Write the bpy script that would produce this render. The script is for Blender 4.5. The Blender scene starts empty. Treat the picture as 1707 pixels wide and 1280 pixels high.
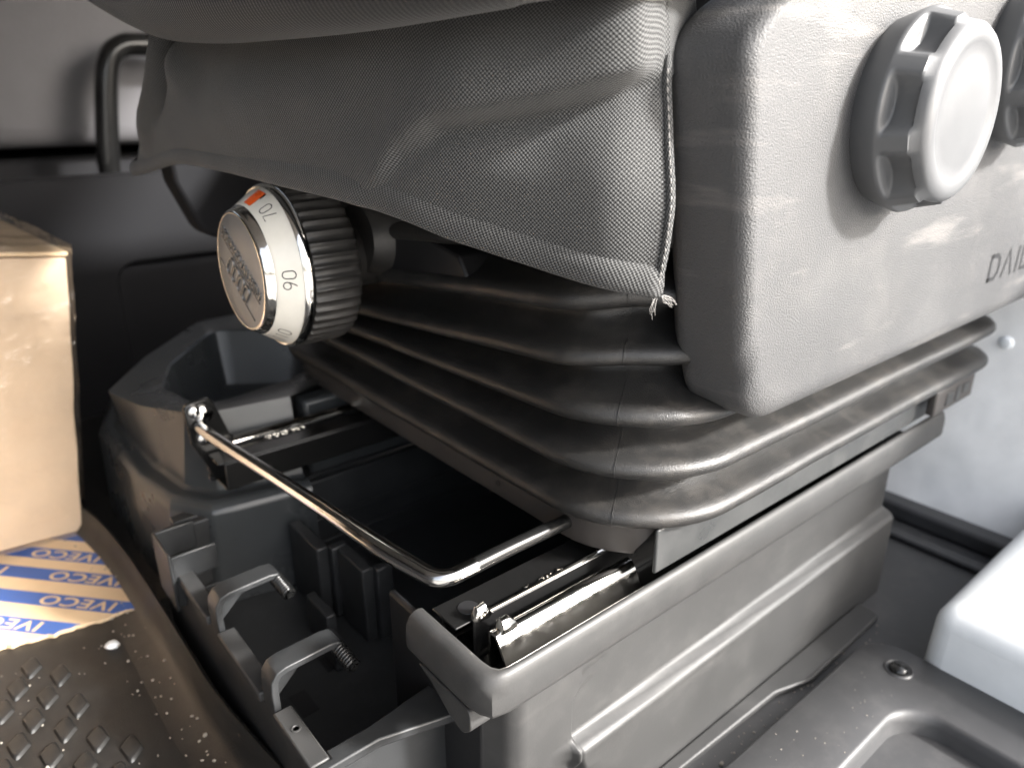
import bpy, bmesh, math, random
from mathutils import Vector, Matrix, noise
random.seed(7)
R = math.radians
S = bpy.context.scene
C = S.collection

# ------------------------------------------------------------------ camera, world, sun, exposure
PITCH, YAW, F = R(21.4), R(50.2), 1250.0
cam_d = bpy.data.cameras.new('camera'); cam = bpy.data.objects.new('camera', cam_d); C.objects.link(cam)
cam.location = (0, 0, 0)
cam.rotation_euler = (R(90) - PITCH, 0, YAW - R(90))
cam_d.sensor_width = 36; cam_d.lens = F / 1707 * 36
cam_d.clip_start = 0.01; cam_d.clip_end = 400
cam_d.dof.use_dof = True; cam_d.dof.focus_distance = 0.40; cam_d.dof.aperture_fstop = 6.3
S.camera = cam
SUN = Vector((0.45, -0.76, 0.52)).normalized()          # direction towards the sun
W = bpy.data.worlds.new('World'); S.world = W; W.use_nodes = True
wn = W.node_tree.nodes; wl = W.node_tree.links
sky = wn.new('ShaderNodeTexSky'); sky.sky_type = 'NISHITA'; sky.sun_disc = False
sky.dust_density = 5.0; sky.ozone_density = .3; sky.sun_elevation = math.asin(SUN.z); sky.sun_rotation = math.atan2(SUN.x, SUN.y)
bg = wn['Background']; bg.inputs['Strength'].default_value = 0.15
bw = wn.new('ShaderNodeRGBToBW'); mixs = wn.new('ShaderNodeMixRGB'); mixs.inputs[0].default_value = .6   # thin bright overcast: most of the blue is gone
wl.new(sky.outputs[0], bw.inputs[0]); wl.new(sky.outputs[0], mixs.inputs[1]); wl.new(bw.outputs[0], mixs.inputs[2])
wl.new(mixs.outputs[0], bg.inputs['Color'])
sl = bpy.data.lights.new('sun', 'SUN'); sl.energy = 2.7; sl.angle = R(5); sl.color = (1, .985, .965)
so = bpy.data.objects.new('sun', sl); C.objects.link(so)
so.rotation_euler = SUN.to_track_quat('Z', 'Y').to_euler(); so.location = (1, -5, 4)
S.view_settings.view_transform = 'Standard'; S.view_settings.look = 'None'
S.view_settings.exposure = 2.3; S.view_settings.gamma = 1
S.cycles.use_denoising = True
S.cycles.max_bounces = 10; S.cycles.diffuse_bounces = 5; S.cycles.sample_clamp_indirect = 8

# ------------------------------------------------------------------ materials
def nodes(name):
    m = bpy.data.materials.new(name); m.use_nodes = True
    return m, m.node_tree.nodes, m.node_tree.links, m.node_tree.nodes['Principled BSDF']

def ramp(n, l, src, p0, c0, p1, c1):
    r = n.new('ShaderNodeValToRGB')
    e = r.color_ramp.elements
    e[0].position, e[0].color = p0, (*c0, 1)
    e[1].position, e[1].color = p1, (*c1, 1)
    l.new(src, r.inputs[0]); return r.outputs[0]

def plastic(name, col, rough=.45, grain=700, bump=.25, dist=.0006, dust=0., dustcol=(.35, .31, .27), dscale=14, metal=0., spec=.5, rvar=.12, scuff=0.):
    m, n, l, b = nodes(name)
    b.inputs['Metallic'].default_value = metal
    b.inputs['Specular IOR Level'].default_value = spec
    tc = n.new('ShaderNodeTexCoord')
    big = n.new('ShaderNodeTexNoise'); big.inputs['Scale'].default_value = dscale; big.inputs['Detail'].default_value = 6; big.inputs['Roughness'].default_value = .65
    l.new(tc.outputs['Object'], big.inputs['Vector'])
    cc = ramp(n, l, big.outputs['Fac'], .3, tuple(c * .88 for c in col), .7, tuple(min(1, c * 1.12) for c in col))
    if dust > 0:
        d = n.new('ShaderNodeTexNoise'); d.inputs['Scale'].default_value = dscale * 2.3; d.inputs['Detail'].default_value = 9; d.inputs['Roughness'].default_value = .75
        l.new(tc.outputs['Object'], d.inputs['Vector'])
        f = ramp(n, l, d.outputs['Fac'], .48, (0, 0, 0), .78, (dust, dust, dust))
        mx = n.new('ShaderNodeMixRGB'); l.new(f, mx.inputs[0]); l.new(cc, mx.inputs[1]); mx.inputs[2].default_value = (*dustcol, 1)
        cc = mx.outputs[0]
    if scuff > 0:
        mp = n.new('ShaderNodeMapping'); mp.inputs['Rotation'].default_value = (0, R(40), 0); mp.inputs['Scale'].default_value = (9, 9, 55)
        l.new(tc.outputs['Object'], mp.inputs[0])
        d = n.new('ShaderNodeTexNoise'); d.inputs['Scale'].default_value = 1.; d.inputs['Detail'].default_value = 4; d.inputs['Roughness'].default_value = .6
        l.new(mp.outputs[0], d.inputs['Vector'])
        f = ramp(n, l, d.outputs['Fac'], .58, (0, 0, 0), .78, (scuff,) * 3)
        mx = n.new('ShaderNodeMixRGB'); l.new(f, mx.inputs[0]); l.new(cc, mx.inputs[1]); mx.inputs[2].default_value = (*dustcol, 1)
        cc = mx.outputs[0]
    l.new(cc, b.inputs['Base Color'])
    rr = ramp(n, l, big.outputs['Fac'], .3, (max(.04, rough - rvar * .5),) * 3, .7, (min(1, rough + rvar * .5),) * 3)
    l.new(rr, b.inputs['Roughness'])
    if bump > 0:
        g = n.new('ShaderNodeTexNoise'); g.inputs['Scale'].default_value = grain; g.inputs['Detail'].default_value = 2.5; g.inputs['Roughness'].default_value = .55
        l.new(tc.outputs['Object'], g.inputs['Vector'])
        bp = n.new('ShaderNodeBump'); bp.inputs['Strength'].default_value = bump; bp.inputs['Distance'].default_value = dist
        l.new(g.outputs['Fac'], bp.inputs['Height']); l.new(bp.outputs[0], b.inputs['Normal'])
    return m

def weave(name, dark, light, p=.0024, rough=.75, knit=False, sheen=.15):
    """woven cloth: raised threads in a checker of warp and weft floats, from the sheet's own UV in metres"""
    m, n, l, b = nodes(name)
    tc = n.new('ShaderNodeTexCoord'); sp = n.new('ShaderNodeSeparateXYZ')
    nz = n.new('ShaderNodeTexNoise'); nz.inputs['Scale'].default_value = 60; nz.inputs['Detail'].default_value = 3
    l.new(tc.outputs['UV'], nz.inputs['Vector'])
    ws = n.new('ShaderNodeVectorMath'); ws.operation = 'MULTIPLY_ADD'
    l.new(nz.outputs['Color'], ws.inputs[0]); ws.inputs[1].default_value = (.0012, .0012, 0); l.new(tc.outputs['UV'], ws.inputs[2])
    l.new(ws.outputs[0], sp.inputs[0])
    def mth(op, a, c=None):
        q = n.new('ShaderNodeMath'); q.operation = op
        for i, v in enumerate((a, c)):
            if v is None: continue
            if isinstance(v, (int, float)): q.inputs[i].default_value = v
            else: l.new(v, q.inputs[i])
        return q.outputs[0]
    k = 2 * math.pi / p
    sx = mth('SINE', mth('MULTIPLY', sp.outputs[0], k)); sy = mth('SINE', mth('MULTIPLY', sp.outputs[1], k * (1.9 if knit else 1)))
    if knit:
        h = mth('ADD', mth('MULTIPLY', sx, .65), mth('MULTIPLY', mth('MULTIPLY', sx, sy), .35))
    else:
        h = mth('MULTIPLY', sx, sy)
    h01 = mth('ADD', mth('MULTIPLY', h, .5), .5)
    fine = n.new('ShaderNodeTexNoise'); fine.inputs['Scale'].default_value = 900; fine.inputs['Detail'].default_value = 2
    l.new(tc.outputs['UV'], fine.inputs['Vector'])
    hh = mth('ADD', mth('MULTIPLY', h01, .75), mth('MULTIPLY', fine.outputs['Fac'], .35))
    col = ramp(n, l, hh, .38, dark, .78, light)
    l.new(col, b.inputs['Base Color'])
    b.inputs['Roughness'].default_value = rough; b.inputs['Specular IOR Level'].default_value = .3
    b.inputs['Sheen Weight'].default_value = sheen; b.inputs['Sheen Roughness'].default_value = .5
    bp = n.new('ShaderNodeBump'); bp.inputs['Strength'].default_value = .7; bp.inputs['Distance'].default_value = .0007
    l.new(hh, bp.inputs['Height']); l.new(bp.outputs[0], b.inputs['Normal'])
    return m

def metal(name, col, rough, bump=0, scale=120, metallic=1.):
    m, n, l, b = nodes(name)
    b.inputs['Metallic'].default_value = metallic; b.inputs['Base Color'].default_value = (*col, 1)
    tc = n.new('ShaderNodeTexCoord'); nz = n.new('ShaderNodeTexNoise'); nz.inputs['Scale'].default_value = scale; nz.inputs['Detail'].default_value = 5
    l.new(tc.outputs['Object'], nz.inputs['Vector'])
    l.new(ramp(n, l, nz.outputs['Fac'], .35, (rough * .6,) * 3, .7, (min(1, rough * 1.5),) * 3), b.inputs['Roughness'])
    if bump:
        bp = n.new('ShaderNodeBump'); bp.inputs['Strength'].default_value = bump; bp.inputs['Distance'].default_value = .001
        l.new(nz.outputs['Fac'], bp.inputs['Height']); l.new(bp.outputs[0], b.inputs['Normal'])
    return m

M = {}
M['panel'] = plastic('grained grey plastic', (.062, .062, .063), .52, 1050, .75, .0009, dust=.12, dscale=7, dustcol=(.30, .28, .26), scuff=.34, spec=.36)
M['knob'] = plastic('satin grey knob plastic', (.080, .082, .085), .46, 1300, .10, .0004)
M['bellows'] = plastic('moulded black rubber', (.0165, .0162, .0158), .38, 1350, .55, .0006, dust=.10, dscale=16)
M['flange'] = plastic('smooth black flange plastic', (.045, .040, .037), .5, 900, .12, .0004)
M['plate'] = metal('grey painted steel', (.034, .035, .035), .45, 0, 40, .05)
M['black'] = plastic('black gloss painted steel', (.008, .008, .008), .22, 300, .05, .0005, rvar=.1)
M['void'] = plastic('near black plastic', (.010, .010, .011), .5, 400, .1, .0004)  # near-black colour, also stands in for the shade inside holes
M['chrome'] = metal('bright chrome', (.80, .78, .74), .10, .05, 160)
M['bar'] = metal('black chrome bar', (.52, .515, .505), .14, .06, 90)
M['ledge'] = plastic('pedestal plastic', (.033, .0328, .0325), .50, 1000, .16, .0004, dust=.10, dscale=9, scuff=.09, dustcol=(.22, .21, .20), spec=.38)
M['tray'] = plastic('tray plastic', (.021, .022, .023), .40, 700, .12, .0004, dust=.15, dscale=22, dustcol=(.12, .12, .12))
M['step'] = plastic('step plastic', (.042, .042, .0435), .46, 1100, .22, .0004, dust=.15, dscale=13, dustcol=(.20, .19, .18))
M['mat'] = plastic('rubber floor mat', (.0095, .0092, .0089), .45, 800, .3, .0006, dust=.25, dscale=12, dustcol=(.07, .064, .058))
M['console'] = plastic('smooth grey console plastic', (.036, .039, .041), .30, 600, .08, .0004, dust=0)
M['dark'] = plastic('dark trim plastic', (.013, .013, .0145), .8, 500, .15, .0005, spec=.2)
M['seatcloth'] = plastic('grey seat cloth', (.088, .086, .091), .85, 260, .35, .001, dscale=10)
M['white'] = plastic('milky white plastic', (.76, .785, .795), .38, 300, .03, .0004, dust=.04, dscale=6, dustcol=(.55, .52, .48))
M['wall'] = plastic('pale coated wall panel', (.90, .895, .88), .34, 9, .4, .015, dust=.12, dscale=7, dustcol=(.40, .43, .44))
M['ground'] = plastic('pale concrete', (.34, .325, .305), .9, 30, .3, .004, dscale=3)
M['headliner'] = plastic('grey headliner', (.22, .21, .20), .9, 90, .2, .001)
M['cream'] = plastic('cream dial plastic', (.70, .675, .61), .16, 100, .0, .0004, spec=.6)
M['orange'] = plastic('orange mark print', (.90, .12, .012), .3, 100, 0)
M['ink'] = plastic('black print', (.012, .012, .012), .45, 100, 0)
M['inkgrey'] = plastic('dark grey print', (.010, .010, .011), .5, 100, 0)
M['cap'] = plastic('brushed silver cap', (.25, .25, .25), .36, 1500, .10, .0003, metal=.25)
M['emblem'] = plastic('pressed emblem', (.20, .197, .193), .24, 1500, .05, .0003, metal=.6)
M['grip'] = plastic('black grip plastic', (.020, .019, .018), .42, 900, .15, .0003, dust=.08, dscale=30)
M['kraft'] = plastic('brown corrugated cardboard', (.56, .425, .30), .85, 200, .12, .0006, dscale=9)
M['kraftpale'] = plastic('pale cardboard', (.62, .455, .285), .75, 90, .2, .001, dscale=9)
M['blue'] = plastic('blue print', (.045, .105, .33), .6, 100, .1)
M['crumb'] = plastic('pale grit', (.26, .235, .20), .8, 200, .2)
M['cloth'] = weave('woven grey seat cloth', (.007, .007, .007), (.098, .099, .098), .0021)
M['knit'] = weave('dark ribbed seat knit', (.010, .010, .010), (.024, .0235, .023), .0028, knit=True)
M['thread'] = plastic('loose grey thread', (.22, .21, .20), .8, 500, 0)
def film_mat():
    m, n, l, b = nodes('clear wrinkled film')
    out = n['Material Output']
    tr = n.new('ShaderNodeBsdfTransparent'); tr.inputs[0].default_value = (.97, .97, .97, 1)
    gl = n.new('ShaderNodeBsdfGlossy'); gl.inputs['Roughness'].default_value = .06
    lw = n.new('ShaderNodeLayerWeight'); lw.inputs['Blend'].default_value = .25
    tc = n.new('ShaderNodeTexCoord'); mp = n.new('ShaderNodeMapping'); mp.inputs['Scale'].default_value = (7, 7, 10); mp.inputs['Rotation'].default_value = (0, R(35), R(20))
    l.new(tc.outputs['Object'], mp.inputs[0])
    nz = n.new('ShaderNodeTexNoise'); nz.inputs['Scale'].default_value = 1.4; nz.inputs['Detail'].default_value = 5; l.new(mp.outputs[0], nz.inputs['Vector'])
    bp = n.new('ShaderNodeBump'); bp.inputs['Strength'].default_value = .6; bp.inputs['Distance'].default_value = .03
    l.new(nz.outputs['Fac'], bp.inputs['Height']); l.new(bp.outputs[0], gl.inputs['Normal']); l.new(bp.outputs[0], lw.inputs['Normal'])
    mx = n.new('ShaderNodeMixShader')
    mt = n.new('ShaderNodeMath'); mt.operation = 'MULTIPLY_ADD'; l.new(lw.outputs['Fresnel'], mt.inputs[0]); mt.inputs[1].default_value = .5; mt.inputs[2].default_value = .025
    l.new(mt.outputs[0], mx.inputs[0]); l.new(tr.outputs[0], mx.inputs[1]); l.new(gl.outputs[0], mx.inputs[2])
    l.new(mx.outputs[0], out.inputs['Surface'])
    return m
M['film'] = film_mat()

# ------------------------------------------------------------------ object helpers
def link(name, me, mat, parent=None, smooth=True, ang=38):
    if mat: me.materials.append(M[mat])
    if smooth:
        for p in me.polygons: p.use_smooth = True
        me.set_sharp_from_angle(angle=R(ang))
    o = bpy.data.objects.new(name, me); C.objects.link(o)
    if parent: o.parent = parent
    return o
def obj(name, bm, mat, parent=None, smooth=True, ang=38, bevel=0, seg=2, fix=True):
    if fix: bmesh.ops.recalc_face_normals(bm, faces=bm.faces)
    me = bpy.data.meshes.new(name); bm.to_mesh(me); bm.free()
    o = link(name, me, mat, parent, smooth, ang)
    if bevel:
        b = o.modifiers.new('bevel', 'BEVEL'); b.width = bevel; b.segments = seg; b.limit_method = 'ANGLE'; b.angle_limit = R(30); b.harden_normals = False
    return o
def thing(name, label, cat, loc=(0, 0, 0), group=None):
    o = bpy.data.objects.new(name, None); C.objects.link(o); o.empty_display_size = .02
    o['label'] = label; o['category'] = cat
    if group: o['group'] = group
    return o
def tag(o, label, cat, group=None):
    o['label'] = label; o['category'] = cat
    if group: o['group'] = group
    return o
def kind(o, k): o['kind'] = k; return o
def box(bm, x0, x1, y0, y1, z0, z1, mat4=None):
    vs = [bm.verts.new(Vector(p)) for p in ((x0, y0, z0), (x1, y0, z0), (x1, y1, z0), (x0, y1, z0), (x0, y0, z1), (x1, y0, z1), (x1, y1, z1), (x0, y1, z1))]
    if mat4:
        for v in vs: v.co = mat4 @ v.co
    for f in ((3, 2, 1, 0), (4, 5, 6, 7), (0, 1, 5, 4), (1, 2, 6, 5), (2, 3, 7, 6), (3, 0, 4, 7)): bm.faces.new([vs[i] for i in f])
    return vs
def loft(bm, loops, closed=True, cap0=False, cap1=False):
    rows = [[bm.verts.new(Vector(p)) for p in lp] for lp in loops]
    n = len(rows[0])
    for a, b in zip(rows, rows[1:]):
        for i in range(n if closed else n - 1):
            j = (i + 1) % n
            bm.faces.new((a[i], a[j], b[j], b[i]))
    if cap0: bm.faces.new(rows[0][::-1])
    if cap1: bm.faces.new(rows[-1])
    return rows
def prism(bm, poly, axis, a, b):
    """polygon in the two other axes, extruded along axis from a to b"""
    def mk(p, t):
        q = list(p); q.insert(axis, t); return q
    loft(bm, [[mk(p, a) for p in poly], [mk(p, b) for p in poly]], True, True, True)
def fillet(poly, rads, n=6):
    out = []
    N = len(poly)
    for i, p in enumerate(poly):
        r = rads[i] if isinstance(rads, (list, tuple)) else rads
        p = Vector(p); a = Vector(poly[i - 1]) - p; b = Vector(poly[(i + 1) % N]) - p
        if r <= 0: out.append(tuple(p)); continue
        la, lb = a.length, b.length; a.normalize(); b.normalize()
        ang = a.angle(b); d = min(r / math.tan(ang / 2), la * .49, lb * .49)
        p0, p1 = p + a * d, p + b * d
        for k in range(n + 1):
            t = k / n
            out.append(tuple((1 - t) ** 2 * p0 + 2 * t * (1 - t) * p + t * t * p1) if len(p) else None)
    return out
def rrect(x0, x1, y0, y1, r, n=10):
    r = r if isinstance(r, (list, tuple)) else [r] * 4
    out = []
    for (cx, cy, a0, rr) in ((x1 - r[0], y1 - r[0], 0, r[0]), (x0 + r[1], y1 - r[1], 90, r[1]), (x0 + r[2], y0 + r[2], 180, r[2]), (x1 - r[3], y0 + r[3], 270, r[3])):
        for k in range(n + 1):
            a = R(a0 + 90 * k / n); out.append((cx + rr * math.cos(a), cy + rr * math.sin(a)))
    return out
def tube(bm, pts, r, n=12, sub=0, flat=1.0):
    pts = [Vector(p) for p in pts]
    rs = r if isinstance(r, (list, tuple)) else [r] * len(pts)
    loops = []; prev = None
    for i, p in enumerate(pts):
        t = (pts[min(i + 1, len(pts) - 1)] - pts[max(i - 1, 0)]).normalized()
        if prev is None:
            ref = Vector((0, 0, 1)) if abs(t.z) < .9 else Vector((1, 0, 0))
            prev = (ref - t * ref.dot(t)).normalized()
        else: prev = (prev - t * prev.dot(t)).normalized()
        b = t.cross(prev)
        loops.append([p + (prev * math.cos(2 * math.pi * k / n) * flat + b * math.sin(2 * math.pi * k / n)) * rs[i] for k in range(n)])
    loft(bm, loops, True, True, True)
def spline(pts, m):
    """Catmull-Rom through points, m samples"""
    P = [Vector(p) for p in pts]; P = [2 * P[0] - P[1]] + P + [2 * P[-1] - P[-2]]
    out = []
    N = len(P) - 3
    for s in range(m):
        u = s / (m - 1) * N; i = min(int(u), N - 1); t = u - i
        a, b, c, d = P[i:i + 4]
        out.append(.5 * ((2 * b) + (c - a) * t + (2 * a - 5 * b + 4 * c - d) * t * t + (3 * b - a - 3 * c + d) * t ** 3))
    return out
def lathe_x(bm, prof, cy, cz, n=96, cap0=True, cap1=True, mod=None):
    loops = []
    for k, (x, r) in enumerate(prof):
        loops.append([(x, cy - (r + (mod(a, k) if mod else 0)) * math.cos(a), cz + (r + (mod(a, k) if mod else 0)) * math.sin(a)) for a in (2 * math.pi * i / n for i in range(n))])
    loft(bm, loops, True, cap0, cap1)
def text_mesh(body, size, extrude=0., offset=0., align='CENTER', spacing=1.):
    cu = bpy.data.curves.new('letters', 'FONT'); cu.body = body; cu.size = size; cu.extrude = extrude; cu.offset = offset
    cu.align_x = align; cu.align_y = 'CENTER'; cu.space_character = spacing; cu.resolution_u = 4
    o = bpy.data.objects.new('letters', cu); C.objects.link(o)
    dg = bpy.context.evaluated_depsgraph_get(); me = bpy.data.meshes.new_from_object(o.evaluated_get(dg))
    bpy.data.objects.remove(o); return me
def stroke_text(bm, strokes, fn, w, h=.0002):
    """flat pen strokes (lists of 2-D points) mapped by fn(x, y) -> (point, normal)"""
    for st in strokes:
        pts = [Vector(p) for p in st]; rows = []
        for i, p in enumerate(pts):
            t = (pts[min(i + 1, len(pts) - 1)] - pts[max(i - 1, 0)]); t = t.normalized() if t.length else Vector((1, 0))
            nrm = Vector((-t.y, t.x)) * w / 2
            a, b = p + nrm, p - nrm
            (pa, na), (pb, nb) = fn(a.x, a.y), fn(b.x, b.y)
            rows.append([bm.verts.new(pa + na * h), bm.verts.new(pb + nb * h)])
        for a, b in zip(rows, rows[1:]): bm.faces.new((a[0], a[1], b[1], b[0]))
def arc(cx, cy, rx, ry, a0, a1, n=18):
    return [(cx + rx * math.cos(R(a0 + (a1 - a0) * i / n)), cy + ry * math.sin(R(a0 + (a1 - a0) * i / n))) for i in range(n + 1)]
def sm(t): t = max(0., min(1., t)); return t * t * (3 - 2 * t)

# ------------------------------------------------------------------ the setting
FL = -.42
bm = bmesh.new(); box(bm, -60, 60, -60, 60, -1.4, -1.3); kind(obj('ground', bm, 'ground', smooth=False), 'structure')
# cab shell: floor, engine side, roof, far wall, dashboard
bm = bmesh.new(); box(bm, -.9, .112, .20, 2.0, FL - .05, FL); box(bm, .112, .9, .62, 2.0, FL - .05, FL)
kind(obj('floor', bm, 'mat', smooth=False), 'structure'); floor = bpy.data.objects['floor']
bm = bmesh.new(); box(bm, -1.1, .75, .02, 2.0, .46, .51); kind(obj('cab_roof', bm, 'headliner', smooth=False), 'structure')  # unseen, set lower than a real roof to block sun and sky
bm = bmesh.new(); box(bm, -1.1, 1.3, 2.0, 2.05, -.6, .35); kind(obj('cab_far_wall', bm, 'dark', smooth=False), 'structure')
bm = bmesh.new(); box(bm, -1.1, -.62, .0, 2.0, -.6, .30); kind(obj('dashboard', bm, 'dark', smooth=False), 'structure')  # unseen, height raised to block light from the windscreen side
bm = bmesh.new(); box(bm, 1.2, 1.25, .32, 2.0, -.6, .52); kind(obj('cab_rear_wall', bm, 'dark', smooth=False), 'structure')
# engine tunnel trim with a rounded recess, behind the seat on the far side
bm = bmesh.new()
o_ = rrect(-.2, 1.15, FL, -.105, .02, 4); i1 = rrect(.225, .62, -.40, -.215, .03, 4); 
loft(bm, [[(x, 1.16, z) for x, z in o_], [(x, 1.10, z) for x, z in o_], [(x, 1.10, z) for x, z in i1], [(x + (.41 - x) * .03, 1.115, z + (-.3 - z) * .04) for x, z in i1]], True, False, True)
kind(obj('tunnel_wall', bm, 'dark', ang=40), 'structure')
# door sill area on the near side
bm = bmesh.new(); box(bm, .0, .552, .192, .60, -.50, -.437); box(bm, .5521, .82, -.35, .60, -.50, -.4372); kind(obj('sill_floor', bm, 'step', smooth=False), 'structure')
bm = bmesh.new(); box(bm, .735, .752, -.2, .27, -.437, -.431)
obj('ridge', bm, 'step', bpy.data.objects['sill_floor'], bevel=.003)
bm = bmesh.new(); prism(bm, fillet([(.315, .2290), (.600, .2290), (.597, .2085), (.478, .2060), (.445, .2165), (.315, .2195)], [0, .004, .006, .02, .02, 0], 5), 2, -.4368, -.431)
obj('sill_strip', bm, 'ledge', bpy.data.objects['sill_floor'], bevel=.0015)
bm = bmesh.new()
rows = []
for i in range(41):
    y = .62 - i * .03
    rows.append([(.80 + .13 * t + .006 * noise.noise((y * 6, t * 5, 1.3)) - .012 * math.exp(-((t - .02) / .03) ** 2), y, -.449 + t * .52) for t in [k / 24 for k in range(25)]])
loft(bm, rows, False)
w = kind(obj('rear_wall', bm, 'wall', ang=60), 'structure')
bm = bmesh.new(); lathe_x(bm, [(.868, .007), (.852, .007), (.849, .005), (.848, .001)], .236, -.240, 20); obj('rivet', bm, 'white', w)
bm = bmesh.new(); box(bm, .775, .80, -.2, .62, -.437, -.418); obj('wall_base', bm, 'step', w, bevel=.004)
# ------------------------------------------------------------------ driver seat
seat = thing('driver_seat', 'grey driver seat with ribbed black bellows, side panel and weight dial on the plastic pedestal', 'seat')
# bellows: stacked ribs of a rounded rectangle
X0, X1, Y0, Y1 = .272, .790, .2175, .70
def brect(ins, z, rf=.078, lift=0):
    x0, x1, y0, y1 = X0 + ins, X1 - ins, Y0 + ins, Y1 - ins
    pts = rrect(x0, x1, y0, y1, [max(.01, .05 - ins), max(.01, .05 - ins), max(.02, rf - ins), max(.01, .05 - ins)], 16)
    # subdivide straight runs so the sides can carry a slight belly
    out = []
    for i, p in enumerate(pts):
        q = pts[(i + 1) % len(pts)]; d = math.dist(p, q); s = max(1, int(d / .03))
        for k in range(s): out.append((p[0] + (q[0] - p[0]) * k / s, p[1] + (q[1] - p[1]) * k / s, z))
    return out
lips = [-.2335, -.2015, -.169, -.1355, -.1035, -.0715]
prof = []                                                     # (inset, z) from the bottom upwards
prof.append((.020, -.2435))
for i, zl in enumerate(lips):
    up = lips[i + 1] if i + 1 < len(lips) else zl + .032
    if i: prof.append((.0275, zl - .0088)); prof.append((.018, zl - .0075))
    prof += [(.0085, zl - .0066), (.0048, zl - .0058), (.0020, zl - .0040), (.0004, zl - .0018), (0, zl + .0006), (.0008, zl + .0030), (.0030, zl + .0050), (.0065, zl + .0064), (.011, zl + .0076), (.016, zl + .0094), (.0215, zl + .0124), (.026, zl + .0160), (.0288, zl + .0200)]
loops = []
base = brect(0, 0)
for ins, z in prof:
    lp = brect(ins, z)
    if len(lp) != len(base):                                  # keep the point count: rebuild by offsetting the outer loop
        lp = None
    loops.append(lp)
def offset_loop(ins, z):
    n = len(base); out = []
    for i, p in enumerate(base):
        a, b = base[i - 1], base[(i + 1) % n]
        t = Vector((b[0] - a[0], b[1] - a[1])).normalized(); nr = Vector((-t.y, t.x))
        wv = .0012 * noise.noise((p[0] * 9, p[1] * 9, z * 30))
        sag = (.045 * sm((z + .2015) / .0325) + .055 * sm((z + .169) / .0335)) * max(0, p[1] - .25)   # upper folds sink towards the far side
        ins_ = ins + .016 * sm((z + .185) / .07) * sm((.30 - p[1]) / .06)
        out.append((p[0] + nr.x * (ins_ + wv), p[1] + nr.y * (ins_ + wv), z - sag + .0010 * noise.noise((p[0] * 7 + 3, p[1] * 7, z * 20))))
    return out
bm = bmesh.new(); loft(bm, [offset_loop(i, z) for i, z in prof], True, False, False)
bel = obj('bellows', bm, 'bellows', seat, ang=80)
# thin mould seam down the near corner
n_ = len(base); ci = min(range(n_), key=lambda i: (base[i][0] - .284) ** 2 + (base[i][1] - .252) ** 2)
sp_ = [offset_loop(i - .0002, z)[ci] for i, z in prof]
bm = bmesh.new(); tube(bm, spline(sp_, len(sp_) * 3), .00020, 5); obj('mould_seam', bm, 'bellows', bel)
# flange under the bellows
bm = bmesh.new(); loft(bm, [offset_loop(i, z) for i, z in ((.024, -.2385), (.0115, -.2385), (.0115, -.2595), (.0135, -.2625), (.03, -.2625))], True)
for v in bm.verts:
    if v.co.y < .30 and v.co.z < -.25: v.co.z += .0170 * sm((v.co.x - .3055) / .005)
fl = obj('lower_flange', bm, 'flange', seat, ang=40)
for y, z in ((.655, -.2475), (.355, -.251)):
    bm = bmesh.new(); lathe_x(bm, [(.2832, .0022), (.2828, .0022)], y, z, 14); obj('flange_hole_shade', bm, 'void', fl)  # dark disc on the surface, painted depth of a hole
# steel plate and end bracket under the flange, door side
bm = bmesh.new(); box(bm, .3065, .712, .2345, .2372, -.2700, -.2395)
obj('base_plate', bm, 'plate', seat, bevel=.0012)
bm = bmesh.new(); box(bm, .655, .735, .221, .2285, -.262, -.2385); tb = obj('end_bracket', bm, 'flange', seat, bevel=.002)
bm = bmesh.new()
for x0, x1, z0, z1 in ((.675, .69, -.257, -.245), (.695, .704, -.257, -.243), (.709, .722, -.253, -.244)): box(bm, x0, x1, .2202, .2212, z0, z1)
obj('relief', bm, 'plate', tb, bevel=.0006)

# side panel: tall grained cover with a rounded near corner
def panel_loop(y, dl, db, r):
    # left edge leans: x = xl(z); corner at bottom left and top left
    zb = -.1725 + db; zt = .30
    def xl(z): return .2925 + .165 * (.03 - max(-.2, min(.03, z))) + dl
    pts = []
    # start bottom right, go left along the bottom
    for i in range(13): pts.append((.84 - (.84 - (xl(zb) + r)) * i / 12, zb))
    for kk in range(1, 11):
        a = R(270 - 90 * kk / 10); pts.append((xl(zb) + r + r * math.cos(a), zb + r + r * math.sin(a)))
    z1 = .012
    for i in range(1, 13): z = zb + r + (z1 - zb - r) * i / 12; pts.append((xl(z), z))
    for i in range(1, 11):                                    # top corner sweeps back
        t = i / 10; pts.append((xl(z1) + .045 * t * t + .004 * t, z1 + .042 * t - .006 * t * t))
    p = pts[-1]
    for i in range(1, 9): t = i / 8; pts.append((p[0] + .09 * t, p[1] + .10 * t))
    return [(x, y + .0 * x, z) for x, z in pts]
rows = [panel_loop(.256, .016, .004, .030), panel_loop(.244, .0030, .001, .030), panel_loop(.240, .0004, .0002, .030), panel_loop(.236, .0004, .0002, .030)]
for kk in range(0, 9):
    a = R(90 * kk / 8)
    rows.append(panel_loop(.2095 - .0095 * math.sin(a), .010 - .010 + .0085 * (1 - math.cos(a)) + .0022, 0.0160 * (1 - math.cos(a)) + .0006, .030 + .003 * (1 - math.cos(a))))
bm = bmesh.new(); rr_ = loft(bm, rows, False)
f_ = bm.faces.new(rr_[-1] + [bm.verts.new((.84, .2, .154))])
pan = obj('side_panel', bm, 'panel', seat, ang=50)
# far side panel, seen only as a dark edge left of the dial
bm = bmesh.new()
prism(bm, fillet([(.201, -.03), (.203, -.075), (.222, -.122), (.30, -.150), (.80, -.15), (.80, .05), (.23, .05)], [.01, .02, .02, .03, .01, .01, .01], 5), 1, .70, .735)
obj('side_panel', bm, 'dark', seat, bevel=.004)['label'] = 'dark far side panel seen edge on'
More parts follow.
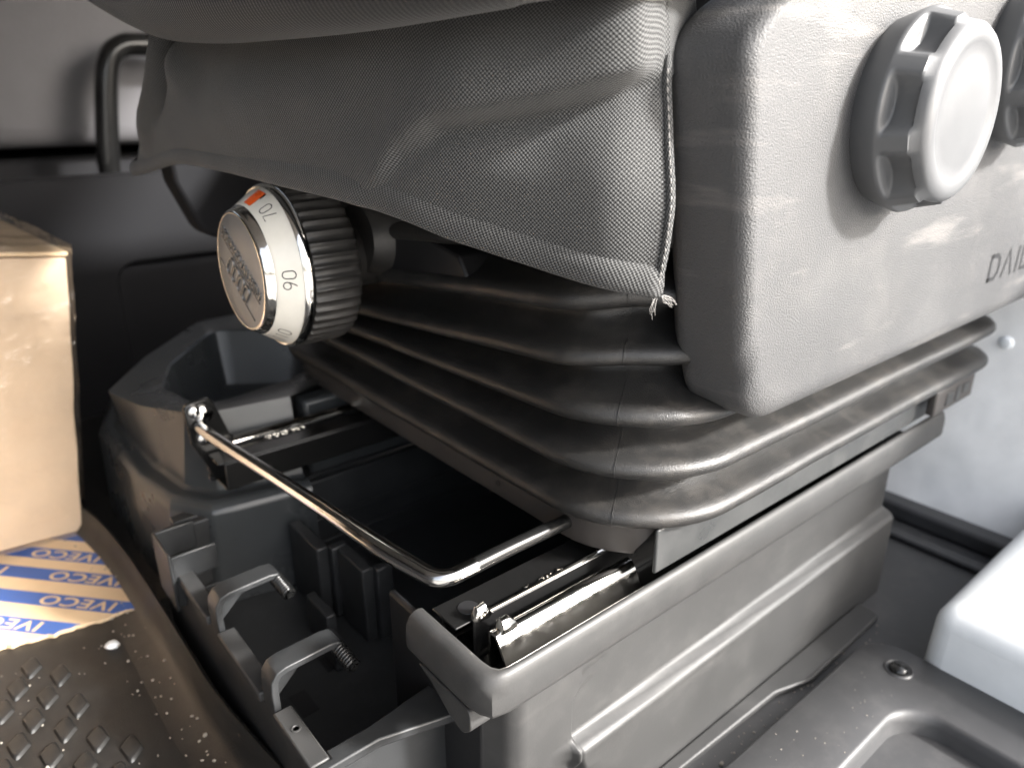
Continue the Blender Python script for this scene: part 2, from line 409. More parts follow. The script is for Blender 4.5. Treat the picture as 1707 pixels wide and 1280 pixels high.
# lettering DAILY on the panel
def dl(x, y): return Vector((.640 + x, .2, -.1375 + y)), Vector((0, -1, 0))
H = .0215
bm = bmesh.new()
letters = [[[(0, .0), (0, H)], [(0, H - .0016), (.012, H - .0016), (.0175, H - .006), (.0175, .006), (.012, .0016), (-.0016, .0016)]],
           [[(.0265, 0), (.0365, H), (.0465, 0)]],
           [[(.057, 0), (.057, H)]],
           [[(.067, H), (.067, .0016), (.081, .0016)]],
           [[(.085, H), (.094, H * .5), (.103, H)], [(.094, H * .5), (.094, 0)]]]
for st in letters:
    b2 = bmesh.new(); stroke_text(b2, st, dl, .0034, .0003); obj('letter', b2, 'inkgrey', pan, smooth=False, fix=False)
# fluted adjuster knobs on the panel
def knob(cx, cz, r, depth, parent, rot=0):
    bm = bmesh.new(); n = 168; nl = 8
    def flute(a, t):
        # t: 0 at the face .. 1 at the panel; scallops fade out before the base rim
        ph = ((a + rot) * nl / (2 * math.pi)) % 1.0; d = abs(ph - .5) * 2            # 1 at lobe middle, 0 at flute middle
        f = max(0., 1 - (d / .70) ** 2) ** .55
        return f
    prof = [(0, .0), (0, .55), (.0006, .66), (-.0006, .72), (-.0013, .80), (-.0004, .875), (.0018, .925), (.0055, .965)]
    face_rows = []
    ys = .186 - depth
    def ringpt(a, rr, y): return (cx + rr * math.cos(a), y, cz + rr * math.sin(a))
    loops = []
    for dy, q in prof[1:]:
        lp = []
        for i in range(n):
            a = 2 * math.pi * i / n; f = flute(a, 0)
            rr = r * .90 * q
            cutr = r * .845
            if rr > cutr: rr = rr + (cutr + (rr - cutr) * .16 - rr) * f
            lp.append(ringpt(a, rr, ys + dy))
        loops.append(lp)
    for t in [i / 24 for i in range(1, 25)]:
        y = ys + .0055 + (depth - .0055 - .001) * t
        lp = []
        for i in range(n):
            a = 2 * math.pi * i / n; f = flute(a, t)
            R0 = r * (.90 + .075 * t)
            cut = r * (.815 - .03 * t)
            fade = 1 - sm((t - .80) / .18)
            lp.append(ringpt(a, R0 + (cut - R0) * f * fade, y))
        loops.append(lp)
    loops.append([ringpt(2 * math.pi * i / n, r * .985, .1868) for i in range(n)])
    loops.append([ringpt(2 * math.pi * i / n, r * .90, .2005) for i in range(n)])
    loft(bm, loops, True, True, False)
    return obj('adjuster_knob', bm, 'knob', parent, ang=55)
knob(.4385, -.0115, .0525, .0215, seat, R(29))['label'] = 'large fluted grey round knob'
knob(.596, .016, .0525, .0215, seat, R(20))['label'] = 'fluted grey knob cut off by the right picture edge'

# weight dial
KY, KZ = .504, -.115
bm = bmesh.new()
NR = 46
def rib(a, k):
    return (.0016 * max(-.2, math.cos(a * NR)) if 1 <= k <= 6 else 0)
lathe_x(bm, [(.2075, .052), (.2080, .0548), (.2095, .0556), (.222, .0557), (.234, .0556), (.2395, .0552), (.2420, .0540), (.2445, .050), (.2450, .030)], KY, KZ, NR * 8, False, True, rib)
dial = obj('weight_dial', bm, 'grip', seat, ang=50)
dial['label'] = 'round weight dial with ribbed black grip'
bm = bmesh.new(); lathe_x(bm, [(.245, .027), (.262, .026), (.263, .0235), (.305, .0225)], KY, KZ, 48); obj('dial_shaft', bm, 'grip', dial)
bm = bmesh.new(); lathe_x(bm, [(.1845, .0400), (.1850, .0432), (.1875, .0452), (.1990, .0528), (.2015, .0541)], KY, KZ, 128, False, False); obj('dial_ring', bm, 'cream', dial, ang=60)
bm = bmesh.new(); lathe_x(bm, [(.2010, .0538), (.2005, .0548), (.2018, .0560), (.2045, .0568), (.2072, .0566), (.2082, .0552), (.2085, .050)], KY, KZ, 128, False, False); obj('chrome_rim', bm, 'chrome', dial, ang=60)
bm = bmesh.new(); lathe_x(bm, [(.1870, .0440), (.1852, .0438), (.1838, .0426), (.1815, .0418), (.1800, .0408), (.1793, .0396), (.1795, .0388)], KY, KZ, 128, False, False); obj('cap_rim', bm, 'chrome', dial, ang=60)
bm = bmesh.new(); lathe_x(bm, [(.1800, .0392), (.1797, .0385), (.1797, .0200), (.1797, .002)], KY, KZ, 128, False, True); cap = obj('dial_cap', bm, 'cap', dial, ang=60)
def cone(phi0):
    r0, x0, r1, x1 = .0452, .1875, .0528, .1990
    sl_ = math.hypot(r1 - r0, x1 - x0); nx, nr = -(r1 - r0) / sl_, (x1 - x0) / sl_
    def fn(tx, ty):
        t = .5 - ty / sl_
        r = r0 + (r1 - r0) * t; x = x0 + (x1 - x0) * t
        a = phi0 + tx / ((r0 + r1) / 2)
        return Vector((x, KY - r * math.cos(a), KZ + r * math.sin(a))), Vector((nx, -nr * math.cos(a), nr * math.sin(a)))
    return fn
DW, DH = .0049, .0088
def digit(ch, x):
    h = DH / 2; w = DW / 2
    if ch == '0': return [arc(x, h - w, w, w, 0, 180, 10) + arc(x, -h + w, w, w, 180, 360, 10) + [(x + w, h - w)]]
    if ch == '9': return [arc(x, h - w, w, w, 0, 360, 20), [(x + w, h - w), (x + w * .9, h - w - .0018), (x + w * .3, -h + .0008), (x - .0001, -h)]]
    if ch == '7': return [[(x - w, h), (x + w, h), (x - w * .25, -h)]]
    if ch == '1': return [[(x - w * .5, h - .0012), (x + w * .2, h), (x + w * .2, -h)]]
for s, deg in (('50', 128), ('70', 58), ('90', 1), ('110', -59), ('130', -110)):
    b2 = bmesh.new(); k0 = -(len(s) - 1) / 2
    st = []
    for i, ch in enumerate(s):
        if ch in '0791': st += digit(ch, (k0 + i) * .0072)
        elif ch == '5': st += [[(((k0 + i) * .0072) + DW / 2, DH / 2), ((k0 + i) * .0072 - DW / 2, DH / 2), ((k0 + i) * .0072 - DW / 2, 0)] + arc((k0 + i) * .0072, -DH / 4, DW / 2, DH / 4, 100, -140, 10)]
        elif ch == '3': st += [arc((k0 + i) * .0072, DH / 4, DW / 2, DH / 4, 150, -90, 10) + arc((k0 + i) * .0072, -DH / 4, DW / 2, DH / 4, 90, -150, 10)]
    stroke_text(b2, st, cone(R(deg)), .00075, .00015); obj('number', b2, 'ink', dial, smooth=False, fix=False)
b2 = bmesh.new(); stroke_text(b2, [[(-.0050 + .0012 * q, -.0066 + .00132 * i) for i in range(11)] for q in range(9)], cone(R(83)), .00125, .00035); obj('orange_mark', b2, 'orange', dial, smooth=False, fix=False)
b2 = bmesh.new(); stroke_text(b2, [[(0, -.0062 + .0012 * i) for i in range(5)]], cone(R(75.5)), .0016, .0004); obj('black_mark', b2, 'ink', dial, smooth=False, fix=False)
# raised wording and emblem on the cap
E1 = Vector((0, -.82, -.57)).normalized(); E2 = Vector((0, -.57, .82)).normalized(); CO = Vector((.1797, KY, KZ))
def capmap(me, at, h):
    for v in me.vertices:
        p = CO + E1 * (at[0] + v.co.x) + E2 * (at[1] + v.co.y) + Vector((-1, 0, 0)) * (v.co.z + h); v.co = p
me = text_mesh('ISRINGHAUSEN', .0095, .0009, 0, spacing=1.02); capmap(me, (0, .0085), .0004); link('cap_wording', me, 'emblem', dial, smooth=False)
bm = bmesh.new()
def cp(x, y, h=.0006): return CO + E1 * x + E2 * y + Vector((-h, 0, 0))
for i in range(4):
    c0 = -.0135 + i * .009
    loop = [cp(c0 + x * .86 + y * .22, -.008 + y) for x, y in rrect(-.0042, .0042, -.0075, .0075, .0040, 5)]
    tube(bm, loop + [loop[0]], .0009, 6)
for y, xs in ((.0025, (-.033, .033)), (-.0165, (-.031, .031))): tube(bm, [cp(xs[0], y, .0002), cp(xs[1], y, .0002)], .00045, 6)
obj('cap_emblem', bm, 'emblem', dial)

# ---- cloth skirt hanging over the front edge
HEM = [(.30, .772, -.030), (.235, .765, -.048), (.186, .735, -.0655), (.176, .690, -.063), (.1795, .597, -.0485), (.187, .500, -.0495), (.195, .430, -.0525), (.210, .354, -.059), (.225, .315, -.0695), (.247, .275, -.080), (.262, .247, -.0865), (.2765, .2325, -.0905), (.2835, .2290, -.0920), (.300, .2262, -.094)]
NU, NV = 260, 90
hem = spline(HEM, NU + 1)
arcl = [0]
for a, b in zip(hem, hem[1:]): arcl.append(arcl[-1] + (b - a).length)
TOT = arcl[-1]
# the right edge of the cloth ends just short of the panel
UEND = min(range(NU + 1), key=lambda i: abs(hem[i].x - .2845) + (0 if hem[i].y < .235 else 1))
hem = hem[:UEND + 1]; arcl = arcl[:UEND + 1]; NE = 20
def crease_z(x):
    # height of the crease below the bulge, along the right half
    k = [(.205, -.060), (.213, -.030), (.222, -.0165), (.25, -.0065), (.27, .0035), (.287, .0095)]
    if x <= k[0][0]: return k[0][1]
    for (a, za), (b, zb) in zip(k, k[1:]):
        if x <= b: return za + (zb - za) * (x - a) / (b - a)
    return k[-1][1]
def cloth_pt(i, v, extra=0.):
    p = hem[i]; a = hem[max(i - 1, 0)]; b = hem[min(i + 1, len(hem) - 1)]
    t = (b - a); t.z = 0; t.normalize(); nr = Vector((-abs(t.y) if True else 0, -abs(t.x) * (1 if t.x > 0 else -1), 0)); 
    nr = Vector((t.y, -t.x, 0)); 
    if nr.x > 0 and p.y < .73: nr = -nr
    z = p.z + (.085 - p.z) * v
    s = arcl[i]
    d = -.020 * v * v                                          # falls back towards the seat frame
    w_ = sm((p.x - .198) / .034) * sm((.5 - p.y) / .1)
    cz = crease_z(p.x)
    up = z - cz
    w_ *= 1 - sm((p.x - .268) / .016)
    d += w_ * (.0165 * sm((up + .004) / .012) * (1 - .9 * sm((up - .010) / .042)) * (1 - .35 * sm((p.x - .27) / .02)) - .0030 * math.exp(-((up + .004) / .007) ** 2))
    # second soft fold higher up, running to the panel edge
    up2 = z - (cz + .030 - .02 * (1 - sm((p.x - .21) / .07)))
    d += w_ * sm((p.x - .24) / .03) * .0060 * math.exp(-(up2 / .010) ** 2)
    # gathered folds at the left end
    l_ = sm((p.y - .50) / .10)
    d += 1.35 * l_ * (.010 * math.exp(-(((p.y - .665) + (z - .0) * .45) / .018) ** 2) * sm((z + .06) / .05) - .012 * math.exp(-(((p.y - .615) + (z - .02) * .9) / .022) ** 2) * sm((z + .035) / .05)
               + .007 * math.exp(-(((p.y - .575) - (z - .01) * .8) / .02) ** 2) * sm((z + .02) / .05))
    d += l_ * .0035 * math.sin((p.y - .55) * 42 + z * 55) * sm((z + .05) / .07)
    d += (1 - l_) * .0040 * math.sin(s * 16 - z * 62 + .8) * sm((z + .055) / .06) * (1 - sm((p.x - .262) / .02))
    d += .0034 * noise.noise((s * 9, z * 22, .4)) + .0008 * noise.noise((s * 30, z * 40, 2.4))
    # gentle belly
    d += .004 * math.sin(math.pi * min(1, v * 1.4))
    q = p + nr * (d + extra); q.z = z
    q.z += .0012 * noise.noise((s * 14, v * 3, 7.))
    wr = sm((p.x - .262) / .022) * (p.y < .3); vv = min(1., v * 2.0); q.x += .0055 * wr * vv; q.y += .0050 * wr * max(0, vv - .45) * 1.8
    q.y -= .155 * v * sm((p.y - .56) / .15)
    return q
bm = bmesh.new(); uvl = bm.loops.layers.uv.new('uv')
grid = [[bm.verts.new(cloth_pt(i, j / NV)) for j in range(NV + 1)] for i in range(len(hem))]
for k in range(1, NE + 1):                                    # upper part runs on behind the panel
    grid.append([bm.verts.new(v_.co + Vector((.0018 * k, .0006 * k, 0))) for v_ in grid[len(hem) - 1]])
    arcl.append(arcl[len(hem) - 1] + .0024 * k)
uvs = {}
for i in range(len(grid)):
    acc = 0
    for j in range(NV + 1):
        if j: acc += (grid[i][j].co - grid[i][j - 1].co).length
        uvs[grid[i][j]] = (arcl[i] + .3 * 0, acc + hem[min(i, len(hem) - 1)].z)
for i in range(len(grid) - 1):
    for j in range(NV):
        if i >= len(hem) - 1 and j / NV < .54 + .006 * (i - len(hem)): continue
        f = bm.faces.new((grid[i][j], grid[i + 1][j], grid[i + 1][j + 1], grid[i][j + 1]))
        for lp in f.loops: lp[uvl].uv = uvs[lp.vert]
sk = obj('seat_skirt', bm, 'cloth', seat, ang=180)
sd = sk.modifiers.new('thick', 'SOLIDIFY'); sd.thickness = .0012; sd.offset = -1
# rolled hem along the lower edge
bm = bmesh.new(); uvl = bm.loops.layers.uv.new('uv')
sect = [(.0012, .0125), (.0024, .0110), (.0040, .0085), (.0046, .0045), (.0042, .0005), (.0028, -.0024), (.0002, -.0036), (-.0024, -.0026), (-.0030, .002)]
rows = []
for i in range(len(hem)):
    c = cloth_pt(i, 0); cu_ = cloth_pt(i, 0, .01); nn = (cu_ - c).normalized()
    k = 1 + .06 * noise.noise((arcl[i] * 40, 0, 0)); kh = .72 + .28 * sm((.60 - hem[i].y) / .2)
    rows.append([bm.verts.new(c + nn * a * k * .78 + Vector((0, 0, b * kh))) for a, b in sect])
for i in range(len(rows) - 1):
    for j in range(len(sect) - 1):
        f = bm.faces.new((rows[i][j], rows[i + 1][j], rows[i + 1][j + 1], rows[i][j + 1]))
        acc = [0]
        for a, b in zip(sect, sect[1:]): acc.append(acc[-1] + math.dist(a, b))
        for lp, (ii, jj) in zip(f.loops, ((i, j), (i + 1, j), (i + 1, j + 1), (i, j + 1))): lp[uvl].uv = (arcl[ii] + acc[jj] * .5, acc[jj])
obj('hem', bm, 'cloth', sk, ang=180)
# turned edge down the right side with its stitches and frayed threads
bm = bmesh.new(); uvl = bm.loops.layers.uv.new('uv'); rows = []
NH = int(NV * .60)
for j in range(NH + 1):
    v = j / NV; row = []
    for ii, e in ((-9, .0006), (-8, .0022), (-5, .0028), (-2, .0026), (-1, .0010)):
        row.append(bm.verts.new(cloth_pt(len(hem) + ii, v, e)))
    rows.append(row)
for j in range(NH):
    for i in range(4):
        f = bm.faces.new((rows[j][i], rows[j][i + 1], rows[j + 1][i + 1], rows[j + 1][i]))
        for lp, (a, b) in zip(f.loops, ((j, i), (j, i + 1), (j + 1, i + 1), (j + 1, i))): lp[uvl].uv = (b * .0022 + a * .0006, a * .0016)
obj('side_hem', bm, 'cloth', sk, ang=180)
bm = bmesh.new()
for j in range(2, 52, 2):
    v = j / NV; a = cloth_pt(len(hem) - 7, v, .0030); b = cloth_pt(len(hem) - 7, v + .012, .0030)
    tube(bm, [a, (a + b) / 2 + Vector((-.0004, -.0004, 0)), b], .00035, 5)
obj('stitching', bm, 'thread', sk)['kind'] = 'stuff'
tip = cloth_pt(len(hem) - 2, 0)
for (dx, dy, dz, kk) in ((-.0010, 0, -.010, 7), (.006, -.003, -.006, 12)):
    for q in range(kk):
        bm = bmesh.new()
        a = tip + Vector((random.uniform(-.002, .002) + (.001 if dx > 0 else -.005), random.uniform(-.001, .001) - .002, -.0025))
        e = a + Vector((dx * random.uniform(.6, 1.3) + random.uniform(-.0015, .0015), dy * random.uniform(.5, 1.4), dz * random.uniform(.5, 1.1)))
        m_ = (a + e) / 2 + Vector((random.uniform(-.002, .002), random.uniform(-.001, .001), random.uniform(-.001, .002)))
        tube(bm, spline([a, m_, e], 9), .00012, 4); obj('frayed_thread', bm, 'thread', sk)

# ---- seat cushion above the skirt
CB = [(.30, .86, .105), (.235, .845, .098), (.185, .79, .086), (.163, .684, .0625), (.166, .568, .0335), (.169, .496, .0260), (.175, .404, .0245), (.185, .329, .0255), (.205, .266, .0300), (.222, .246, .0335), (.26, .226, .040), (.33, .222, .052), (.44, .224, .070)]
cb = spline(CB, 150)
SECT = [(.060, .020), (.035, .006), (.016, .0008), (.004, 0), (-.006, .0018), (-.0135, .0065), (-.0185, .0135), (-.021, .022), (-.022, .034), (-.021, .05), (-.017, .07), (-.010, .10), (.0, .14), (.03, .18)]
sect = [tuple(v) for v in spline([(a, b, 0) for a, b in SECT], 50)]
bm = bmesh.new(); uvl = bm.loops.layers.uv.new('uv'); rows = []; al = 0; acc = [0]
for a, b in zip(sect, sect[1:]): acc.append(acc[-1] + math.dist(a, b))
ual = []
for i, p in enumerate(cb):
    a, b = cb[max(i - 1, 0)], cb[min(i + 1, len(cb) - 1)]
    if i: al += (cb[i] - cb[i - 1]).length
    ual.append(al)
    t = (b - a); t.z = 0; t.normalize(); nr = Vector((-t.y, t.x, 0))
    if nr.x < 0 and p.y < .8: nr = -nr
    rows.append([bm.verts.new(p + nr * (s[0] + .002 * noise.noise((al * 8, s[1] * 14, 5))) + Vector((0, 0, s[1]))) for s in sect])
for i in range(len(rows) - 1):
    for j in range(len(sect) - 1):
        f = bm.faces.new((rows[i][j], rows[i + 1][j], rows[i + 1][j + 1], rows[i][j + 1]))
        for lp, (ii, jj) in zip(f.loops, ((i, j), (i + 1, j), (i + 1, j + 1), (i, j + 1))): lp[uvl].uv = (ual[ii], acc[jj])
obj('cushion', bm, 'knit', seat, ang=180)

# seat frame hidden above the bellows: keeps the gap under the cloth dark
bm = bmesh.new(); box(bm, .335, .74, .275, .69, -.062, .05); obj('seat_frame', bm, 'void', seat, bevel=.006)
# solid near-black block painted as the shaded hollow behind the dial
bm = bmesh.new(); prism(bm, [(.372, -.116), (.384, -.098), (.44, -.088), (.50, -.088), (.50, -.122), (.44, -.124)], 0, .2760, .30); obj('bellows_dark_block', bm, 'void', bel, bevel=.002)
bm = bmesh.new(); lathe_x(bm, [(.262, .0245), (.270, .0275), (.284, .034), (.300, .036)], .490, -.100, 40); obj('dial_neck', bm, 'grip', dial)

# release bar
bm = bmesh.new()
bp_ = [(.1555, .572, -.2475), (.158, .545, -.2485), (.168, .466, -.2500), (.176, .395, -.2505), (.1815, .340, -.2510), (.1865, .306, -.2510), (.1890, .295, -.2510), (.1950, .2895, -.2510), (.206, .2885, -.2508), (.24, .2885, -.250), (.30, .2885, -.250), (.45, .2885, -.250)]
br_ = [.0048, .0048, .0048, .0050, .0060, .0054, .0052, .0050, .0048, .0046, .0046, .0046]
P3 = spline(bp_, 90); rs = []
for i in range(90):
    u = i / 89 * (len(br_) - 1); k = min(int(u), len(br_) - 2); rs.append(br_[k] + (br_[k + 1] - br_[k]) * (u - k))
cut_ = min(range(90), key=lambda i: abs(P3[i].x - .212) + (0 if P3[i].y < .3 else 1))
tube(bm, P3[:cut_ + 1], rs[:cut_ + 1], 20); rb = obj('release_bar', bm, 'bar', seat, ang=60)
bm = bmesh.new(); tube(bm, P3[cut_:], rs[cut_:], 20); obj('bar_return', bm, 'black', rb, ang=60)
bm = bmesh.new()
prism(bm, fillet([(.146, -.228), (.168, -.226), (.176, -.252), (.190, -.300), (.178, -.316), (.160, -.290), (.148, -.262)], .006, 4), 1, .574, .579)
brk = obj('bar_bracket', bm, 'black', seat, bevel=.001)
bm = bmesh.new()
for x, z, r_ in ((.1535, -.2345, .005), (.160, -.238, .007), (.158, -.2585, .0055)):
    loft(bm, [[(x + q * math.cos(a), y, z + q * math.sin(a)) for a in (2 * math.pi * i / 14 for i in range(14))] for y, q in ((.574, r_), (.571, r_), (.5695, r_ * .6))], True, True, True)
obj('rivet', bm, 'bar', brk)

# ------------------------------------------------------------------ pedestal
ped = thing('seat_pedestal', 'dark plastic seat pedestal with open tray, steel slide rails and raised door side ledge', 'pedestal')
# ledge rim (door side) and its front lip, mitred
def lip_profile():
    # (outward, z) outward>0 away from the rail recess
    return [(-.0005, -.300), (-.0005, -.2755), (.0008, -.2732), (.0035, -.2722), (.0065, -.2726), (.0095, -.2745), (.0118, -.2790), (.0126, -.2850), (.0124, -.2935), (.0112, -.2965), (.008, -.2985)]
prof = lip_profile()
path = [((.1855, .3010), (-1, 0)), ((.1855, .2450), (-1, 0)), ((.1862, .2395), (-.92, -.22)), ((.1885, .2360), (-.8, -.50)), ((.1920, .2348), (-.25, -.56)), ((.200, .2345), (0, -.55)), ((.35, .2345), (0, -.55)), ((.50, .2345), (0, -.55)), ((.6750, .2345), (0, -.55)), ((.705, .2345), (0, -.55))]
bm = bmesh.new(); loops = []
for k_, ((x, y), (ox, oy)) in enumerate(path):
    loops.append([(x + ox * a, y + oy * a, z) for a, z in prof])
loft(bm, loops, True, True, True)
obj('ledge', bm, 'ledge', ped, ang=48)
bm = bmesh.new()
prism(bm, fillet([(.296, -.2995), (.2440, -.2995), (.2430, -.3120), (.2500, -.3190), (.262, -.3160), (.279, -.3050)], [.002, .004, .006, .006, .008, .006], 4), 0, .1745, .1885)
obj('lip_tongue', bm, 'ledge', ped, bevel=.0025, seg=3)
# outer wall of the pedestal: recessed field with a shallow raised outline, ridge, foot
bm = bmesh.new()
xs = [.1945, .1955, .198, .203] + [.21 + i * .0085 for i in range(4)] + [.2415 + i * .0006 for i in range(16)] + [.2525 + i * .0085 for i in range(46)] + [.638, .643, .6455, .6465]
zs = [-.2975, -.2985, -.2995] + [-.302 - i * .0018 for i in range(45)] + [-.39, -.40, -.42, -.44, -.456]
def wall_y(x, z):
    y = .2382
    y += -.0012 * (1 - sm((-.3012 - z) / .0016))               # small groove line under the ledge
    # shallow field: rounded rectangle sunk a little
    fx = sm((x - .2445) / .0018); fz = sm((-.3075 - z - .024 * (1 - sm((x - .243) / .035)) ** 2) / .0030)
    y += .0026 * fx * fz
    s_ = sm((-.3600 - z + .020 * (x - .24)) / .0062) * sm((x - .2380 + .35 * min(0, z + .372)) / .010)
    y += -.0115 * s_ - .0022 * fx * fz * s_ * 0
    y += .022 * (1 - sm((x - .1945) / .0085)) ** 2 + .02 * sm((x - .640) / .0065) ** 2
    return y
rows = [[(x - (.006 * 0), wall_y(x, z), z) for z in zs] for x in xs]
loft(bm, rows, False); obj('outer_wall', bm, 'ledge', ped, ang=75)
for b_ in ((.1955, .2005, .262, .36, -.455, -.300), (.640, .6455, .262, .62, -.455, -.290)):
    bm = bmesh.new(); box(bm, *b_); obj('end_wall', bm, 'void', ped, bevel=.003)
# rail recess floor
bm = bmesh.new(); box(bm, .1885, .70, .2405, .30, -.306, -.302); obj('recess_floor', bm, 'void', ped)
# slide rails: one assembly built twice
def rail(dy, dx=0., mirror=1):
    t = bpy.data.objects.new('slide_rail', None); C.objects.link(t); t.parent = ped
    def Y(y): return .265 + mirror * (y - .265) + dy
    def bb(bm, x0, x1, y0, y1, z0, z1): box(bm, x0 + dx, x1, min(Y(y0), Y(y1)), max(Y(y0), Y(y1)), z0, z1)
    bm = bmesh.new(); bb(bm, .193, .66, .2448, .2930, -.2995, -.2970); bb(bm, .188, .66, .2735, .2965, -.2740, -.2722); bb(bm, .193, .66, .2945, .2965, -.297, -.2742)
    bb(bm, .198, .66, .2700, .2722, -.2968, -.2700)
    obj('rail_channel', bm, 'black', t, bevel=.0008)
    # chrome faced inner rail: folded section
    bm = bmesh.new()
    pr = [(.2452, -.2968), (.2432, -.2955), (.2428, -.2920), (.2438, -.2890), (.2512, -.2748), (.2528, -.2722), (.2550, -.2708), (.2580, -.2706), (.2602, -.2718), (.2605, -.2965), (.2592, -.2965), (.2588, -.2732), (.2555, -.2724), (.2540, -.2740), (.2452, -.2895)]
    loft(bm, [[(x, Y(a), b) for a, b in pr] for x in (.2005 + dx, .3085 + (.08 if dy else 0))], True, True, True)
    obj('rail_face', bm, 'chrome', t, ang=35)
    bm = bmesh.new(); tube(bm, [(.206 + dx, Y(.2712), -.2694), (.26, Y(.2712), -.2692), (.33, Y(.2712), -.2692)], .0013, 8); obj('rail_edge', bm, 'chrome', t)
    bm = bmesh.new()
    loft(bm, [[(x + dx, Y(.2562) + q * math.cos(a), -.2712 + h * math.sin(a) * 1.0) for a in (math.pi * i / 8 for i in range(9))] for x, q, h in ((.2035, .003, .002), (.205, .0044, .0072), (.210, .0044, .0080), (.2145, .0036, .0035))], True, True, True)
    loft(bm, [[(x + dx, Y(.2716) + q * math.cos(a), -.2705 + h * math.sin(a)) for a in (math.pi * i / 8 for i in range(9))] for x, q, h in ((.198, .002, .001), (.2005, .0036, .0075), (.206, .0040, .0085), (.2095, .0026, .003))], True, True, True)
    obj('stop_tab', bm, 'chrome', t, ang=50)
    bm = bmesh.new()
    loft(bm, [[(.204 + dx + q * math.cos(a), Y(.2835) + q * math.sin(a), z) for a in (2 * math.pi * i / 20 for i in range(20))] for z, q in ((-.2720, .0062), (-.2716, .0058))], True, True, True)
    obj('rail_hole_shade', bm, 'void', t)  # flat dark disc in place of a shaded hole
    bm = bmesh.new()
    for x, y, r_ in ((.196, .252, .0042), (.1905, .270, .0036)):
        loft(bm, [[(x + dx + q * math.cos(a), Y(y) + q * math.sin(a), z) for a in (2 * math.pi * i / 12 for i in range(12))] for z, q in ((-.297, r_), (-.2925, r_), (-.2908, r_ * .5))], True, True, True)
    obj('rail_bolt', bm, 'black', t, ang=40)
    # smeared grease on the upper flange
    bm = bmesh.new()
    for q in range(46):
        s = random.random(); x = .236 + .034 * s + dx; y = Y(.2722 + .0055 * random.random() ** 2); rr = random.uniform(.0004, .0011)
        bmesh.ops.create_icosphere(bm, subdivisions=1, radius=rr, matrix=Matrix.Translation((x, y, -.2718 + rr * .3)) @ Matrix.Diagonal((1.6, 1, .7, 1)))
    kind(obj('grease', bm, 'chrome', t), 'stuff')
    return t
rail(0)
rail(.315, -.030, -1)

# tray: floor, walls, front rim
bm = bmesh.new()
box(bm, .118, .47, .298, .585, -.428, -.4205)
box(bm, .118, .47, .583, .592, -.4205, -.335); box(bm, .118, .47, .300, .306, -.4205, -.352); box(bm, .462, .47, .306, .583, -.4205, -.30)
box(bm, .1135, .1175, .298, .592, -.428, -.3525)
tr = obj('tray', bm, 'tray', ped, bevel=.0012)
bm = bmesh.new()
def bars(bm, y0, y1, z=-.3452): box(bm, .1105, .1225, y0, y1, z - .007, z)
bars(bm, .305, .3555); bars(bm, .3755, .4475); bars(bm, .4685, .545)
obj('rim_bar', bm, 'ledge', tr, bevel=.0012)
bm = bmesh.new()
prism(bm, [(.1105, .299), (.150, .299), (.235, .275), (.235, .300), (.196, .3165), (.150, .3115), (.1225, .3115), (.1225, .3050), (.1105, .3050)], 2, -.3525, -.3460)
obj('side_rim', bm, 'tray', tr, bevel=.0012)
bm = bmesh.new(); prism(bm, [(.128, .592), (.195, .592), (.47, .600), (.47, .622), (.195, .612), (.128, .604)], 2, -.338, -.334); obj('side_rim', bm, 'tray', tr, bevel=.001)
# clip at the far end of the rim
bm = bmesh.new()
box(bm, .106, .1085, .530, .572, -.375, -.325); box(bm, .106, .138, .5695, .5725, -.35, -.325); box(bm, .108, .142, .531, .5335, -.350, -.328); box(bm, .1085, .122, .5335, .5695, -.375, -.350)
obj('rim_clip', bm, 'tray', tr, bevel=.001)
# two hook arms with a coil screw at the end
def hook(y):
    t = bpy.data.objects.new('hook_arm', None); C.objects.link(t); t.parent = ped
    pa = [(.1135, -.352), (.1132, -.334), (.1140, -.3265), (.1175, -.3215), (.123, -.3198), (.140, -.3193), (.152, -.3190), (.158, -.3200), (.1605, -.3235)]
    th = .0038
    pl = [Vector((a, b, 0)) for a, b in pa]; out = []; inn = []
    for i, p in enumerate(pl):
        tt = (pl[min(i + 1, len(pl) - 1)] - pl[max(i - 1, 0)]).normalized(); nr = Vector((-tt.y, tt.x, 0))
        out.append((p + nr * th * .2)[:2]); inn.append((p - nr * th)[:2])
    bm = bmesh.new(); prism(bm, out + inn[::-1], 1, y - .0082, y + .0082); obj('arm', bm, 'tray', t, bevel=.0007)
    bm = bmesh.new(); prism(bm, [(.116, -.345), (.1165, -.328), (.122, -.3235), (.140, -.3222)], 1, y - .0012, y + .0012); obj('arm_web', bm, 'tray', t)
    bm = bmesh.new()
    c = Vector((.1575, y - .004, -.3245)); d = Vector((.10, -.95, -.28)).normalized(); u = d.cross(Vector((0, 0, 1))).normalized(); v = d.cross(u)
    tube(bm, [c + d * (.0011 * k / 4) + (u * math.cos(k * .8) + v * math.sin(k * .8)) * .0040 for k in range(70)], .0013, 6)
    tube(bm, [c - d * .004, c + d * .0205], .0026, 8)
    obj('coil_screw', bm, 'black', t, ang=60)
hook(.4575); hook(.3655)
